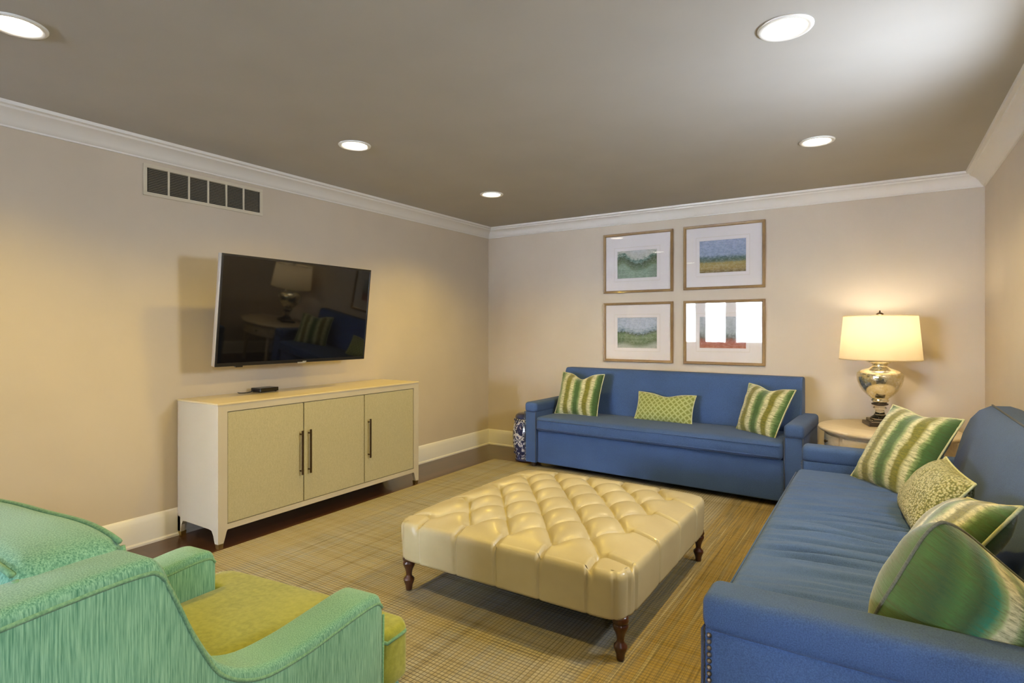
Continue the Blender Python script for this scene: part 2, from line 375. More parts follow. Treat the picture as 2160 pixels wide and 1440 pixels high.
def spline(pts, n=8):
    """Catmull-Rom through 2D/3D points"""
    P = [Vector(p) for p in pts]; out = []
    for i in range(len(P) - 1):
        p0, p1, p2, p3 = P[max(i - 1, 0)], P[i], P[i + 1], P[min(i + 2, len(P) - 1)]
        for k in range(n):
            t = k / n
            out.append(0.5 * ((2 * p1) + (p2 - p0) * t + (2 * p0 - 5 * p1 + 4 * p2 - p3) * t * t + (3 * p1 - p0 - 3 * p2 + p3) * t ** 3))
    out.append(P[-1]); return out

# ------------------------------------------------------------------ room shell
T = 0.12
def wall_with_hole(axis, pos0, pos1, a0, a1, *holes):
    bm = bmesh.new()
    def bx(u0, u1, v0, v1):
        if axis == 'x': box(bm, (pos0, u0, v0), (pos1, u1, v1))
        else: box(bm, (u0, pos0, v0), (u1, pos1, v1))
    u = a0
    for h0, h1, z0, z1 in sorted(holes):
        bx(u, h0, 0, RZ); bx(h0, h1, 0, z0); bx(h0, h1, z1, RZ); u = h1
    bx(u, a1, 0, RZ); return bm
struct('floor', B((LX - T, RY0 - T, -0.1), (RX1 + T, RY1 + T, 0)), 'floor')
struct('ceiling', B((LX - T, RY0 - T, RZ), (RX1 + T, RY1 + T, RZ + 0.1)), 'ceiling')
struct('wall_left', B((RX0 - T, LY, 0), (RX0, RY1 + T, RZ)), 'wall')
struct('wall_return', B((LX, LY, 0), (RX0 - T, LY + T, RZ)), 'wall')
struct('wall_side', B((LX - T, RY0 - T, 0), (LX, LY + T, RZ)), 'wall')
struct('wall_back', B((RX0, RY1, 0), (RX1, RY1 + T, RZ)), 'wall')
struct('wall_right', wall_with_hole('x', RX1, RX1 + T, RY0 - T, RY1 + T, WR, WR_FILL), 'wall')
struct('wall_front', wall_with_hole('y', RY0 - T, RY0, LX, RX1, WF), 'wall')

crown = [(0, 2.335), (0.010, 2.335), (0.012, 2.343), (0.022, 2.350), (0.030, 2.362), (0.042, 2.378), (0.060, 2.394),
         (0.082, 2.404), (0.096, 2.410), (0.100, 2.420), (0.118, 2.424), (0.122, 2.44), (0, 2.44)]
base = [(0, 0.0), (0.028, 0.0), (0.028, 0.012), (0.018, 0.020), (0.018, 0.135), (0.013, 0.150), (0.010, 0.158), (0.006, 0.168), (0, 0.172)]
def run(prof, side):
    """mitred moulding along a wall"""
    bm = bmesh.new(); ends = []
    for e in (0, 1):
        ring = []
        for p, z in prof:
            if side == 'left': ring.append((RX0 + p, LY if e == 0 else (RY1 - p), z))
            if side == 'right': ring.append((RX1 - p, (RY0 + p) if e == 0 else (RY1 - p), z))
            if side == 'back': ring.append(((RX0 + p) if e == 0 else (RX1 - p), RY1 - p, z))
            if side == 'front': ring.append(((LX + p) if e == 0 else (RX1 - p), RY0 + p, z))
        ends.append([bm.verts.new(v) for v in ring])
    a, b = ends; n = len(a)
    for i in range(n): bm.faces.new([a[i], a[(i + 1) % n], b[(i + 1) % n], b[i]])
    bm.faces.new(a); bm.faces.new(b); return bm
for i, s in enumerate(('left', 'back', 'right', 'front')):
    struct('trim_%d' % (i + 1), run(crown, s), 'trim', smooth_angle=40)
    struct('baseboard_' + s, run(base, s), 'trim', smooth_angle=40)

def window(n, axis, pos, hole, kind='window', gap=0.0):
    a0, a1, z0, z1 = hole; root = empty('%s_%d' % (kind, n), (0, 0, 0)); root['kind'] = 'structure'
    def bb(bm, u0, u1, v0, v1, d0, d1):
        if axis == 'x': box(bm, (pos + d0, u0, v0), (pos + d1, u1, v1), 0.003)
        else: box(bm, (u0, pos - d1, v0), (u1, pos - d0, v1), 0.003)
    f = bmesh.new(); c = 0.07 if kind == 'window' else 0.035
    bb(f, a0 - c, a0, z0 - c, z1 + c, -0.018, -0.001); bb(f, a1, a1 + c, z0 - c, z1 + c, -0.018, -0.001)
    bb(f, a0, a1, z1, z1 + c, -0.018, -0.001); bb(f, a0, a1, z0 - c, z0, -0.03, -0.001)
    obj('casing', f, 'trim', root)
    k = max(1, round((a1 - a0) / 0.8)); wv = (a1 - a0) / k
    for i in range(k):
        u0, u1 = a0 + i * wv + (gap / 2 if i else 0), a0 + (i + 1) * wv - (gap / 2 if i < k - 1 else 0); s = bmesh.new(); t = 0.035
        if gap and i:
            q = bmesh.new(); bb(q, a0 + i * wv - gap / 2, a0 + i * wv + gap / 2, z0, z1, 0.02, 0.10); obj('mullion_post', q, 'trim', root)
        bb(s, u0, u0 + t, z0, z1, 0.03, 0.07); bb(s, u1 - t, u1, z0, z1, 0.03, 0.07)
        bb(s, u0 + t, u1 - t, z0, z0 + t, 0.03, 0.07); bb(s, u0 + t, u1 - t, z1 - t, z1, 0.03, 0.07)
        so = obj('sash', s, 'trim', root)
        p = bmesh.new(); bb(p, u0 + t, u1 - t, z0 + t, z1 - t, 0.046, 0.052); obj('pane', p, 'glazing', so)
window(1, 'x', RX1, WR); window(2, 'y', RY0, WF, gap=0.22); window(3, 'x', RX1, WR_FILL)  # third window is unseen, added for cool light on the armchair

# ------------------------------------------------------------------ recessed ceiling lights
def downlight(x, y, label, col=(1, 0.80, 0.42), k=1.0, cone=140):
    t = empty('recessed_ceiling_light', (x, y, RZ), 0, label, 'ceiling light', 'recessed lights in the ceiling')
    obj('trim_ring', lathe([(0.072, 0), (0.098, 0), (0.098, -0.003), (0.095, -0.007), (0.087, -0.009), (0.078, -0.007), (0.074, -0.002), (0.072, 0)], 40), 'trim', t, smooth=True)
    obj('lens', lathe([(0.0725, -0.0005), (0.0725, -0.002), (0.05, -0.0035), (0.001, -0.004)], 40), 'lens', t, smooth=True)
    l = bpy.data.lights.new('lamp_light', 'SPOT'); l.energy = SPOT_W * k; l.color = col; l.spot_size = R(cone); l.spot_blend = 0.75 if cone < 150 else 0.45; l.shadow_soft_size = 0.05
    lo = bpy.data.objects.new('lamp_light', l); C.objects.link(lo); lo.parent = t; lo.location = (0, 0, -0.012)
    return t
warm, neutral = (1, 0.68, 0.055), (1, 0.69, 0.11)
downlight(-2.72, 0.79, 'round recessed ceiling light cut off by the left edge of the photo', warm, 0.8)
downlight(-2.73, 2.44, 'small lit recessed light in the ceiling above the left of the wall television', warm, 0.5)
downlight(-2.75, 3.95, 'smallest lit recessed light in the ceiling, nearest the far left corner', warm, 0.7)
downlight(-0.30, 2.37, 'large lit recessed light at the top right with its white trim ring showing', neutral, 1.0, 172)
downlight(-0.32, 3.90, 'lit recessed light in the ceiling above the right end of the far sofa', (1, 0.80, 0.50), 0.55, 140)
downlight(-0.30, 0.79, 'recessed ceiling light behind the view, nearest the near sofa', neutral, 0.5, 172)

# ------------------------------------------------------------------ rug
def rug():
    bm = soft(2.99, 4.6, 0.012, 0.005, 30, 40, 1, lambda p: Vector((p.x - 1.745, p.y + 2.40, p.z + 0.0065 )))
    return tag(obj('area_rug', bm, 'rug', smooth=True), 'large woven plaid area rug in gold, cream and slate under the tufted ottoman', 'rug')
rug()
RUGZ = 0.013

# ------------------------------------------------------------------ sofas
def sofa(loc, rz, label, W, arm_t, back_poly, back_half, seat_y1, seed, wrinkle, name='sofa', arm_len=None, armz=0.61, seam_y=None, nails=False):
    t = empty(name, loc, rz, label, 'sofa', 'blue sofas'); h = W / 2; D = max(p[0] for p in back_poly); z0 = 0.045
    # base
    obj('base', B((-h + arm_t, 0.03, z0), (h - arm_t, D - 0.04, 0.345), 0.012, 3), 'denim', t, smooth_angle=40)
    AL = arm_len or D
    for s in (-1, 1):
        x0, x1 = sorted((s * (h - arm_t), s * h))
        a = obj('arm', B((x0 + 0.004, 0.006, z0), (x1 - 0.006 if s > 0 else x1, AL - 0.01, armz - 0.09), 0.008, 3) if s > 0 else B((x0 + 0.006, 0.006, z0), (x1 - 0.004, AL - 0.01, armz - 0.09), 0.008, 3), 'denim', t, smooth_angle=40)
        def f(p):
            q = p.copy(); q.z += 0.004 * math.sin(3 * p.y + s) * (p.z > 0); return q
        cap = obj('arm_cap', soft(arm_t + 0.008, AL, 0.10, 0.030, 2, 12, 1, f, 5), 'denim', a, smooth=True, loc=((x0 + x1) / 2, AL / 2, armz - 0.05))
        yy = 0.004
        pp = [(x0 + 0.002, yy, z0 + 0.02), (x0 + 0.002, yy, armz - 0.092), (x1 - 0.002, yy, armz - 0.092), (x1 - 0.002, yy, z0 + 0.02)]
        obj('piping', tube(pp, 0.0042, 6), 'denim_piping', a, smooth=True)
        if nails:
            bm = bmesh.new()
            for xx, rot in ((x0 + 0.012, 0), (x1 - 0.012, 0)):
                z = z0 + 0.03
                while z < armz - 0.10:
                    bmesh.ops.create_uvsphere(bm, u_segments=8, v_segments=5, radius=0.0065, matrix=Matrix.Translation((xx, 0.004, z))); z += 0.0165
            xo = x1 if s > 0 else x0
            z = z0 + 0.03
            while z < armz - 0.10:
                bmesh.ops.create_uvsphere(bm, u_segments=8, v_segments=5, radius=0.0065, matrix=Matrix.Translation((xo - s * 0.004, 0.02, z))); z += 0.0165
            tag(obj('nailhead_trim', bm, 'nail', a, smooth=True), kind='stuff')
        for yf in (0.07, D - 0.09):
            obj('foot', lathe([(0.022, 0), (0.028, 0.04), (0.028, z0 + 0.002)], 12), 'darkfoot', t, loc=((x0 + x1) / 2, yf, 0), smooth_angle=30)
    # back
    obj('backrest', prism(back_poly, -back_half, back_half, 'x', 0.022, 4), 'denim', t, smooth_angle=60)
    if seam_y:
        obj('back_piping', tube([(-back_half + 0.02, seam_y[0], seam_y[1]), (back_half - 0.02, seam_y[0], seam_y[1])], 0.0045, 6), 'denim_piping', t, smooth=True)
    # seat cushion: one long bench cushion
    sw, sd, sh = W - 2 * arm_t - 0.012, seat_y1 + 0.02, 0.125
    def cf(p):
        q = p.copy(); ex = 1 - (abs(p.x) / (sw / 2)) ** 6; ey = 1 - (abs(p.y) / (sd / 2)) ** 4
        if p.z > 0:
            q.z += 0.012 * ex * ey
            # pull-wrinkles running from front to back
            n = noise.noise(Vector((p.x * 15 + seed + p.y * 1.0, p.y * 1.7, seed))) ; n2 = noise.noise(Vector((p.x * 31 + p.y * 4, p.y * 2.2, seed + 5)))
            band = math.exp(-((p.x - 0.1) / 0.62) ** 2) * 0.9 + 0.1
            q.z += wrinkle * band * (min(abs(n) * 3.2, 1.0) * 0.55 + n2 * 0.22 - 0.35) * ex * ey * (1 - 0.3 * (p.y / sd))
        if p.y < -sd / 2 + 0.04: q.y -= 0.010 * (1 - (p.z / (sh / 2)) ** 2) * ex
        return q
    sc_ = obj('seat_cushion', soft(sw, sd, sh, 0.030, 340 if wrinkle > 0.004 else 110, 26, 2, cf, 5), 'denim', t, smooth=True, loc=(0, sd / 2 - 0.016, 0.352 + sh / 2))
    for zz in (0.038, -0.040):
        obj('cushion_piping', tube([(-sw / 2 + 0.02, -sd / 2 - 0.008 , zz), (sw / 2 - 0.02, -sd / 2 - 0.008, zz)], 0.004, 6), 'denim', sc_, smooth=True)
    return t

bp1 = [(0.53, 0.10), (0.53, 0.46), (0.545, 0.60), (0.575, 0.80), (0.592, 0.875), (0.605, 0.900), (0.62, 0.905), (0.70, 0.905), (0.715, 0.895), (0.72, 0.85), (0.72, 0.10)]
sofa((-1.635, 4.53, RUGZ), R(-3.0), 'long dark blue sofa against the back wall beneath the four framed pictures', 2.37, 0.125, bp1, 1.09, 0.53, 3.1, 0.0025)
bp2 = [(0.70, 0.10), (0.69, 0.47), (0.71, 0.62), (0.745, 0.76), (0.775, 0.835), (0.81, 0.880), (0.855, 0.905), (0.93, 0.908), (0.985, 0.89), (1.0, 0.84), (1.005, 0.10)]
sofa((-0.388, 2.68, RUGZ), R(-90), 'blue sofa in the right foreground with wrinkled bench seat and nailhead trim', 2.36, 0.125, bp2, 1.045, 0.69, 11.7, 0.045, seam_y=(0.862, 0.909), nails=True)

# ------------------------------------------------------------------ pillows
def pillow(bl, br, tl, T_, m, label, group, pipe='pil_pipe', size=None, dip=0.0, name='throw_pillow', n=28, cat='pillow', pr=0.005, tr=None, rc=0.0):
    """square pillow; with tr given the four corners are free and the pillow is slumped to fit them"""
    bl, br, tl = Vector(bl), Vector(br), Vector(tl)
    X = (br - bl).normalized(); V = (tl - bl); V = (V - X * V.dot(X)).normalized(); N = X.cross(V)
    w_, h_ = size if size else ((br - bl).length, (tl - bl).length)
    cen = bl + X * w_ / 2 + V * h_ / 2
    if tr: cen = (bl + br + tl + Vector(tr)) / 4
    root = bpy.data.objects.new(name, None); C.objects.link(root); root.empty_display_size = 0.1
    rot = Matrix((X, V, N)).transposed().to_4x4(); root.matrix_world = Matrix.Translation(cen) @ rot
    tag(root, label, cat, group)
    if tr:
        inv = root.matrix_world.inverted(); q = [inv @ p for p in (bl, br, tl, Vector(tr))]
    def place(x, y, z):
        if not tr: return Vector((x, y, z))
        a, b = x / w_ + 0.5, y / h_ + 0.5
        p = q[0] * (1 - a) * (1 - b) + q[1] * a * (1 - b) + q[2] * (1 - a) * b + q[3] * a * b
        return p + Vector((0, 0, z))
    def edge(u, v):
        if rc: u, v = u * math.sqrt(1 - rc * v ** 4 / 2), v * math.sqrt(1 - rc * u ** 4 / 2)
        k = 0.055; x = u * (1 - k * (1 - v * v) * abs(u) ** 3) ; y = v * (1 - k * (1 - u * u) * abs(v) ** 3)
        x, y = x * w_ / 2, y * h_ / 2
        if dip and v > -0.2: y -= dip * math.exp(-(u / 0.36) ** 2) * ((v + 0.2) / 1.2) ** 2
        return x, y
    bm = bmesh.new(); g = {}; uvc = {}
    def pt(u, v, s):
        x, y = edge(u, v)
        t = ((1 - abs(u) ** 2.6) * (1 - abs(v) ** 2.6)); t = max(t, 0) ** 0.62
        z = s * T_ / 2 * t
        z += 0.012 * t * noise.noise(Vector((u * 2.3 + w_ * 9, v * 2.3, s * 3 + h_ * 11)))
        # gathers running in from the seam
        e = max(abs(u), abs(v)); z += s * 0.0022 * math.sin((v if abs(u) > abs(v) else u) * 46) * max(0, 1 - (1 - e) / 0.25) * (e < 0.999)
        if dip: z += s * 0.3 * dip * math.exp(-(u / 0.12) ** 2) * -1 * max(v, 0) * t
        vv = bm.verts.new(place(x, y, z)); uvc[vv] = (x, y); return vv
    us = [math.sin((i / n * 2 - 1) * math.pi / 2) for i in range(n + 1)]
    for s in (1, -1):
        for i in range(n + 1):
            for j in range(n + 1):
                bd = i in (0, n) or j in (0, n)
                if bd and s == -1: g[(i, j, -1)] = g[(i, j, 1)]
                else: g[(i, j, s)] = pt(us[i], us[j], s)
        for i in range(n):
            for j in range(n):
                bm.faces.new([g[(i, j, s)], g[(i + 1, j, s)], g[(i + 1, j + 1, s)], g[(i, j + 1, s)]])
    lay = bm.loops.layers.uv.new('uv')
    for f in bm.faces:
        for lp in f.loops: lp[lay].uv = uvc[lp.vert]
    obj('cover', bm, m, root, smooth=True)
    per = [(u, -1) for u in us] + [(1, v) for v in us[1:]] + [(u, 1) for u in reversed(us[:-1])] + [(-1, v) for v in list(reversed(us))[1:-1]]
    obj('piping', tube([place(*edge(u, v), 0) for u, v in per], pr, 6, True), pipe, root, smooth=True)
    return root
GP = 'throw pillows on the sofas'
# far sofa: z seat about 0.49
pillow((-2.64, 4.86, 0.49), (-2.20, 4.84, 0.485), (-2.66, 5.02, 0.90), 0.15, 'stripe', 'green and cream striped pillow upright at the left end of the far sofa', GP, size=(0.45, 0.42), dip=0.055)
pillow((-1.865, 4.92, 0.485), (-1.37, 4.88, 0.482), (-1.865, 5.03, 0.74), 0.13, 'lattice', 'small oblong yellow-green lattice pillow in the middle of the far sofa', GP, size=(0.53, 0.27), dip=0.028)
pillow((-0.98, 4.86, 0.485), (-0.66, 4.62, 0.48), (-0.90, 4.99, 0.86), 0.15, 'stripe', 'tilted green striped pillow at the right end of the far sofa', GP, dip=0.03, tr=(-0.535, 4.80, 0.84))
# near sofa
pillow((-0.135, 3.66, 0.49), (0.115, 3.32, 0.48), (0.10, 3.74, 0.88), 0.16, 'stripe2', 'green striped pillow at the far end of the near sofa, beside the lamp table', GP, size=(0.46, 0.46), dip=0.02)
pillow((0.07, 3.17, 0.49), (0.12, 2.70, 0.485), (0.24, 3.18, 0.72), 0.17, 'boucle', 'small nubby cream and olive pillow in the middle of the near sofa', GP, size=(0.48, 0.30))
pillow((0.06, 2.44, 0.49), (0.10, 2.00, 0.50), (0.25, 2.46, 0.73), 0.16, 'stripe2', 'pale green striped pillow behind the largest pillow on the near sofa', GP, pipe='pil_pipe', tr=(0.31, 1.96, 0.84))
pillow((-0.06, 1.69, 0.50), (0.30, 1.88, 0.50), (0.12, 1.73, 0.875), 0.34, 'stripe3', 'largest plump green striped pillow in the near corner, against the near arm', GP, pipe='pil_pipe_dark', tr=(0.38, 1.80, 0.62), rc=0.5)

# ------------------------------------------------------------------ tufted ottoman
def ottoman():
    x0, x1, y0, y1 = -2.005, -0.805, 2.035, 3.30; cx, cy = (x0 + x1) / 2, (y0 + y1) / 2; hx, hy = (x1 - x0) / 2, (y1 - y0) / 2
    t = empty('tufted_ottoman', (cx, cy, RUGZ), 0, 'large square cream leather ottoman with deep button tufting and turned wooden legs', 'ottoman')
    zb, zt = 0.172, 0.345     # underside and side height
    dx, dy = 0.222, 0.146     # button spacing in a row, row spacing
    nrow = 8; ry = [-(nrow - 1) / 2 * dy + i * dy for i in range(nrow)]
    btn = []
    for i, yy in enumerate(ry):
        off = 0 if i % 2 == 0 else dx / 2
        k = -3
        for k in range(-3, 4):
            xx = k * dx + off
            if abs(xx) < hx - 0.10: btn.append((xx, yy))
    ylo, yhi = ry[0], ry[-1]
    rowx = {0: [b[0] for b in btn if abs(b[1] - ylo) < 1e-6], 1: [b[0] for b in btn if abs(b[1] - yhi) < 1e-6]}
    xm = max(b[0] for b in btn)
    coly = [b[1] for b in btn if abs(abs(b[0]) - xm) < 1e-6 or abs(b[0]) > hx - 0.16]
    coly = sorted(set(round(v, 4) for v in coly))
    def tuft(x, y):
        a = x / dx + (y - ry[0]) / (2 * dy); b = x / dx - (y - ry[0]) / (2 * dy)
        return abs(math.sin(math.pi * a)), abs(math.sin(math.pi * b))
    def groove(d, w): return math.exp(-(d / w) ** 2)
    def top(x, y):
        u, v = abs(x) / hx, abs(y) / hy
        crown_ = 0.068 * (1 - u ** 3.5) ** 0.7 * (1 - v ** 3.5) ** 0.7 if u < 1 and v < 1 else 0
        inx = 1 / (1 + math.exp((abs(x) - xm - 0.01) / 0.012)); iny = 1 / (1 + math.exp((abs(y) - yhi - 0.01) / 0.012))
        A, Bv = tuft(x, y); inside = inx * iny
        h = 0.048 * ((A * Bv) ** 0.38) - 0.043
        d = 0
        for bx_, by_ in btn:
            r2 = (x - bx_) ** 2 + (y - by_) ** 2
            if r2 < 0.01: d = max(d, math.exp(-r2 / 0.00045))
        # pleats from the outer buttons to the edge
        pl = 0
        if abs(y) > yhi - 0.01:
            for bx_ in rowx[1 if y > 0 else 0]: pl = max(pl, groove(x - bx_, 0.010))
        if abs(x) > xm - 0.02:
            for by_ in coly:
                pl = max(pl, groove(y - by_, 0.010))
        return crown_ + inside * h - 0.030 * (1 - inside) * pl * 0.9 - 0.024 * d
    bm = bmesh.new(); NT = 640; rings = []
    def per(th, s=1.0, r=None):
        c, s_ = math.cos(th), math.sin(th); n = 15.0
        k = (abs(c) ** n + abs(s_) ** n) ** (-1 / n)
        return c * k, s_ * k
    P = [per(2 * math.pi * i / NT) for i in range(NT)]
    K = 105
    for k in range(1, K + 1):
        f = k / K; f = 1 - (1 - f) ** 1.15
        rings.append([(px * hx * f * 0.965, py * hy * f * 0.965) for px, py in P])
    vr = []
    c0 = bm.verts.new((0, 0, zt + top(0, 0)))
    for rg in rings: vr.append([bm.verts.new((x, y, zt + top(x, y))) for x, y in rg])
    # side rings : bulge out from the top edge and go down
    edge_z = [zt + top(x, y) for x, y in rings[-1]]
    S = 26
    for k in range(1, S + 1):
        q = k / S; row = []
        for i, (px, py) in enumerate(P):
            x, y = px * hx, py * hy
            if q < 0.35:
                a = q / 0.35 * math.pi / 2; f = 0.965 + 0.035 * math.sin(a); z = edge_z[i] - 0.035 * (1 - math.cos(a))
            else:
                f = 1.0 - 0.010 * ((q - 0.35) / 0.65) ** 1.5; z = (edge_z[i] - 0.035) * (1 - (q - 0.35) / 0.65) + zb * (q - 0.35) / 0.65
            g_ = 0
            if abs(py) > 0.93:
                for bx_ in rowx[1 if y > 0 else 0]: g_ = max(g_, groove(x - bx_, 0.0065))
            if abs(px) > 0.93:
                for by_ in coly: g_ = max(g_, groove(y - by_, 0.0065))
            # corner pleats
            if abs(px) > 0.94 and abs(py) > 0.78: g_ = max(g_, 0.8 * groove(abs(py) - 0.90, 0.009))
            if abs(py) > 0.94 and abs(px) > 0.78: g_ = max(g_, 0.5 * groove(abs(px) - 0.92, 0.009))
            f -= 0.026 * g_ * (1 - 0.55 * q)
            f += 0.004 * noise.noise(Vector((x * 9, y * 9, z * 2)))
            row.append(bm.verts.new((x * f, y * f, z)))
        vr.append(row)
    for i in range(NT): bm.faces.new([c0, vr[0][i], vr[0][(i + 1) % NT]])
    for a, b in zip(vr, vr[1:]):
        for i in range(NT): bm.faces.new([a[i], b[i], b[(i + 1) % NT], a[(i + 1) % NT]])
    bm.faces.new(vr[-1])
    up = obj('upholstery', bm, 'leather', t, smooth=True)
    bb = None
    for bx_, by_ in btn:
        z = zt + top(bx_, by_) + 0.001
        if bb is None:
            bb = obj('button', lathe([(0.0005, 0.005), (0.006, 0.0042), (0.010, 0.002), (0.0115, -0.001), (0.010, -0.003)], 14), 'leather', t, smooth=True, loc=(bx_, by_, z))
        else:
            o = bb.copy(); C.objects.link(o); o.parent = t; o.location = (bx_, by_, z)
    obj('dust_cover', B((-hx + 0.045, -hy + 0.045, zb - 0.003), (hx - 0.045, hy - 0.045, zb + 0.004)), 'cloth_black', t)
    prof = [(0.012, 0), (0.015, 0.002), (0.0165, 0.012), (0.018, 0.026), (0.024, 0.040), (0.0275, 0.052), (0.026, 0.060), (0.0155, 0.070), (0.014, 0.078),
            (0.016, 0.092), (0.021, 0.108), (0.028, 0.122), (0.031, 0.134), (0.029, 0.142), (0.024, 0.146), (0.031, 0.150), (0.033, 0.158), (0.030, 0.166), (0.030, 0.174)]
    for sx in (-1, 1):
        for sy in (-1, 1):
            obj('leg', lathe(prof, 20), 'mahogany', t, smooth=True, loc=(sx * (hx - 0.045), sy * (hy - 0.065), 0))
ottoman()

# ------------------------------------------------------------------ media cabinet
def cabinet():
    X0, X1, Y0, Y1, Z0, Z1 = -3.735, -3.28, 1.89, 3.63, 0.105, 0.862
    cx, cy = (X0 + X1) / 2, (Y0 + Y1) / 2; t = empty('media_cabinet', (cx, cy, 0), 0, 'long low cream three-door media cabinet on the left wall below the television', 'cabinet')
    hx, hy = (X1 - X0) / 2, (Y1 - Y0) / 2
    def lb(a, b, bev=0.002): return B(a, b, bev, 2)
    # carcass: bottom, back, inner block
    obj('carcass', lb((-hx + 0.004, -hy + 0.02, Z0 + 0.01), (hx - 0.026, hy - 0.02, Z1 - 0.03)), 'cream_paint', t)
    obj('top', lb((-hx, -hy - 0.004, Z1 - 0.012), (hx + 0.004, hy + 0.004, Z1), 0.003), 'gold_top', t)
    # face frame with apron and tapered feet in one silhouette (y,z) polygon
    ft = 0.062
    for s in (-1, 1):     # side panels with feet
        arch = [(-hx, 0.03), (-hx + 0.036, 0.03), (-hx + 0.044, Z0 - 0.03), (-hx + 0.062, Z0 - 0.004), (-hx + 0.09, Z0), (hx - 0.10, Z0), (hx - 0.070, Z0 - 0.004), (hx - 0.052, Z0 - 0.03), (hx - 0.036, 0.03), (hx - 0.0242, 0.03), (hx - 0.0242, Z1 - 0.012), (-hx, Z1 - 0.012)]
        y0, y1 = (-hy, -hy + 0.022) if s < 0 else (hy - 0.022, hy)
        obj('side_panel', prism(arch, y0, y1, 'y'), 'cream_paint', t)
    for s in (-1, 1):     # stiles running into the front feet
        a, b = s * hy, s * (hy - 0.058); c = s * (hy - 0.034); d = s * (hy - 0.046)
        poly = [(a, 0.03), (a, Z1 - 0.012), (b, Z1 - 0.012), (b, Z0), (s * (hy - 0.052), Z0 - 0.012), (d, Z0 - 0.035), (c, 0.03)]
        obj('stile', prism(poly, hx - 0.024, hx, 'x'), 'cream_paint', t)
        for fx in (-1, 1):
            q = lathe([(0.020, 0), (0.024, 0.03)], 4); obj('ferrule', q, 'brass', t, loc=(fx * (hx - 0.019), s * (hy - 0.019), 0))
            if fx < 0: obj('rear_leg', prism([(s * hy, 0.03), (s * hy, Z0 + 0.02), (s * (hy - 0.05), Z0 + 0.02), (s * (hy - 0.034), 0.03)], -hx, -hx + 0.03, 'x'), 'cream_paint', t)
    obj('top_rail', lb((hx - 0.024, -hy + 0.058, Z1 - 0.052), (hx, hy - 0.058, Z1 - 0.012), 0), 'cream_paint', t)
    obj('bottom_rail', lb((hx - 0.024, -hy + 0.058, Z0), (hx, hy - 0.058, Z0 + 0.032), 0), 'cream_paint', t)
    ys = [-hy + 0.058, -hy + 0.058 + 0.541, -hy + 0.058 + 1.083, hy - 0.058]
    for i in range(3):
        d = obj('door', lb((hx - 0.022, ys[i] + 0.004, Z0 + 0.036), (hx - 0.003, ys[i + 1] - 0.004, Z1 - 0.056), 0.003), 'raffia', t)
        hy_ = ys[1] - 0.030 if i == 0 else (ys[i] + 0.036)
        hbm = bmesh.new(); box(hbm, (hx + 0.020, hy_ - 0.007, 0.325), (hx + 0.028, hy_ + 0.007, 0.622), 0.002)
        for zz in (0.350, 0.597): box(hbm, (hx - 0.003, hy_ - 0.004, zz - 0.004), (hx + 0.021, hy_ + 0.004, zz + 0.004))
        obj('handle', hbm, 'bronze', d)
    obj('gap_shadow_liner', lb((hx - 0.0265, -hy + 0.05, Z0 + 0.03), (hx - 0.0235, hy - 0.05, Z1 - 0.05), 0), 'dark', t)
cabinet()

# ------------------------------------------------------------------ television
def tv():
    y0, y1, z0 = 1.965, 3.18, 1.068; h = 0.705; tilt = math.atan2(0.082, 0.70)
    t = empty('television', (-3.45, (y0 + y1) / 2, z0), 0, 'flat black wall-mounted television tilted forward above the cream cabinet', 'television')
    t.rotation_euler = (0, tilt, 0); w2 = (y1 - y0) / 2
    obj('housing', B((-0.040, -w2, 0), (-0.004, w2, h), 0.004, 2), 'silver', t, smooth_angle=40)
    fr = bmesh.new(); b = 0.014
    box(fr, (-0.006, -w2 + .002, 0), (0.002, w2 - .002, b + 0.008), 0.001); box(fr, (-0.006, -w2 + .002, h - b), (0.002, w2 - .002, h), 0.001)
    box(fr, (-0.006, -w2 + .002, b), (0.002, -w2 + b, h - b), 0.001); box(fr, (-0.006, w2 - b, b), (0.002, w2 - .002, h - b), 0.001)
    obj('bezel', fr, 'black', t)
    obj('screen', B((-0.008, -w2 + b, b + 0.008), (0.0, w2 - b, h - b)), 'screen', t)
    lg = bmesh.new(); box(lg, (0.001, -0.012, -0.004), (0.005, 0.055, 0.004), 0.001); box(lg, (0.001, 0.03, 0.004), (0.005, 0.06, 0.010), 0.001)
    tag(obj('logo_badge', lg, 'silver', t), 'small silver maker badge on the lower bezel')
    obj('sensor', B((-0.02, -w2 + 0.14, -0.010), (-0.004, -w2 + 0.19, 0.002), 0.002), 'black', t)
    obj('rear_case', B((-0.075, -w2 + 0.16, 0.08), (-0.038, w2 - 0.16, h - 0.12), 0.012, 2), 'black', t)
    mb = bmesh.new()
    box(mb, (-0.10, -0.22, 0.16), (-0.072, -0.18, h - 0.14), 0.002)
    obj('mount_rail', mb, 'black', t); obj('mount_rail', B((-0.10, 0.18, 0.16), (-0.072, 0.22, h - 0.14), 0.002), 'black', t)
    m2 = bmesh.new(); box(m2, (0, -0.15, 0), (0.012, 0.15, 0.24), 0.002); box(m2, (0.012, -0.04, 0.10), (0.30, -0.015, 0.14), 0.002); box(m2, (0.012, 0.015, 0.10), (0.30, 0.04, 0.14), 0.002)
    mo = obj('mount_arm', m2, 'black', t)
    inv = (Matrix.Translation(t.location) @ Matrix.Rotation(tilt, 4, 'Y')).inverted()
    mo.matrix_local = inv @ Matrix.Translation((RX0, (y0 + y1) / 2, 1.30))
tv()
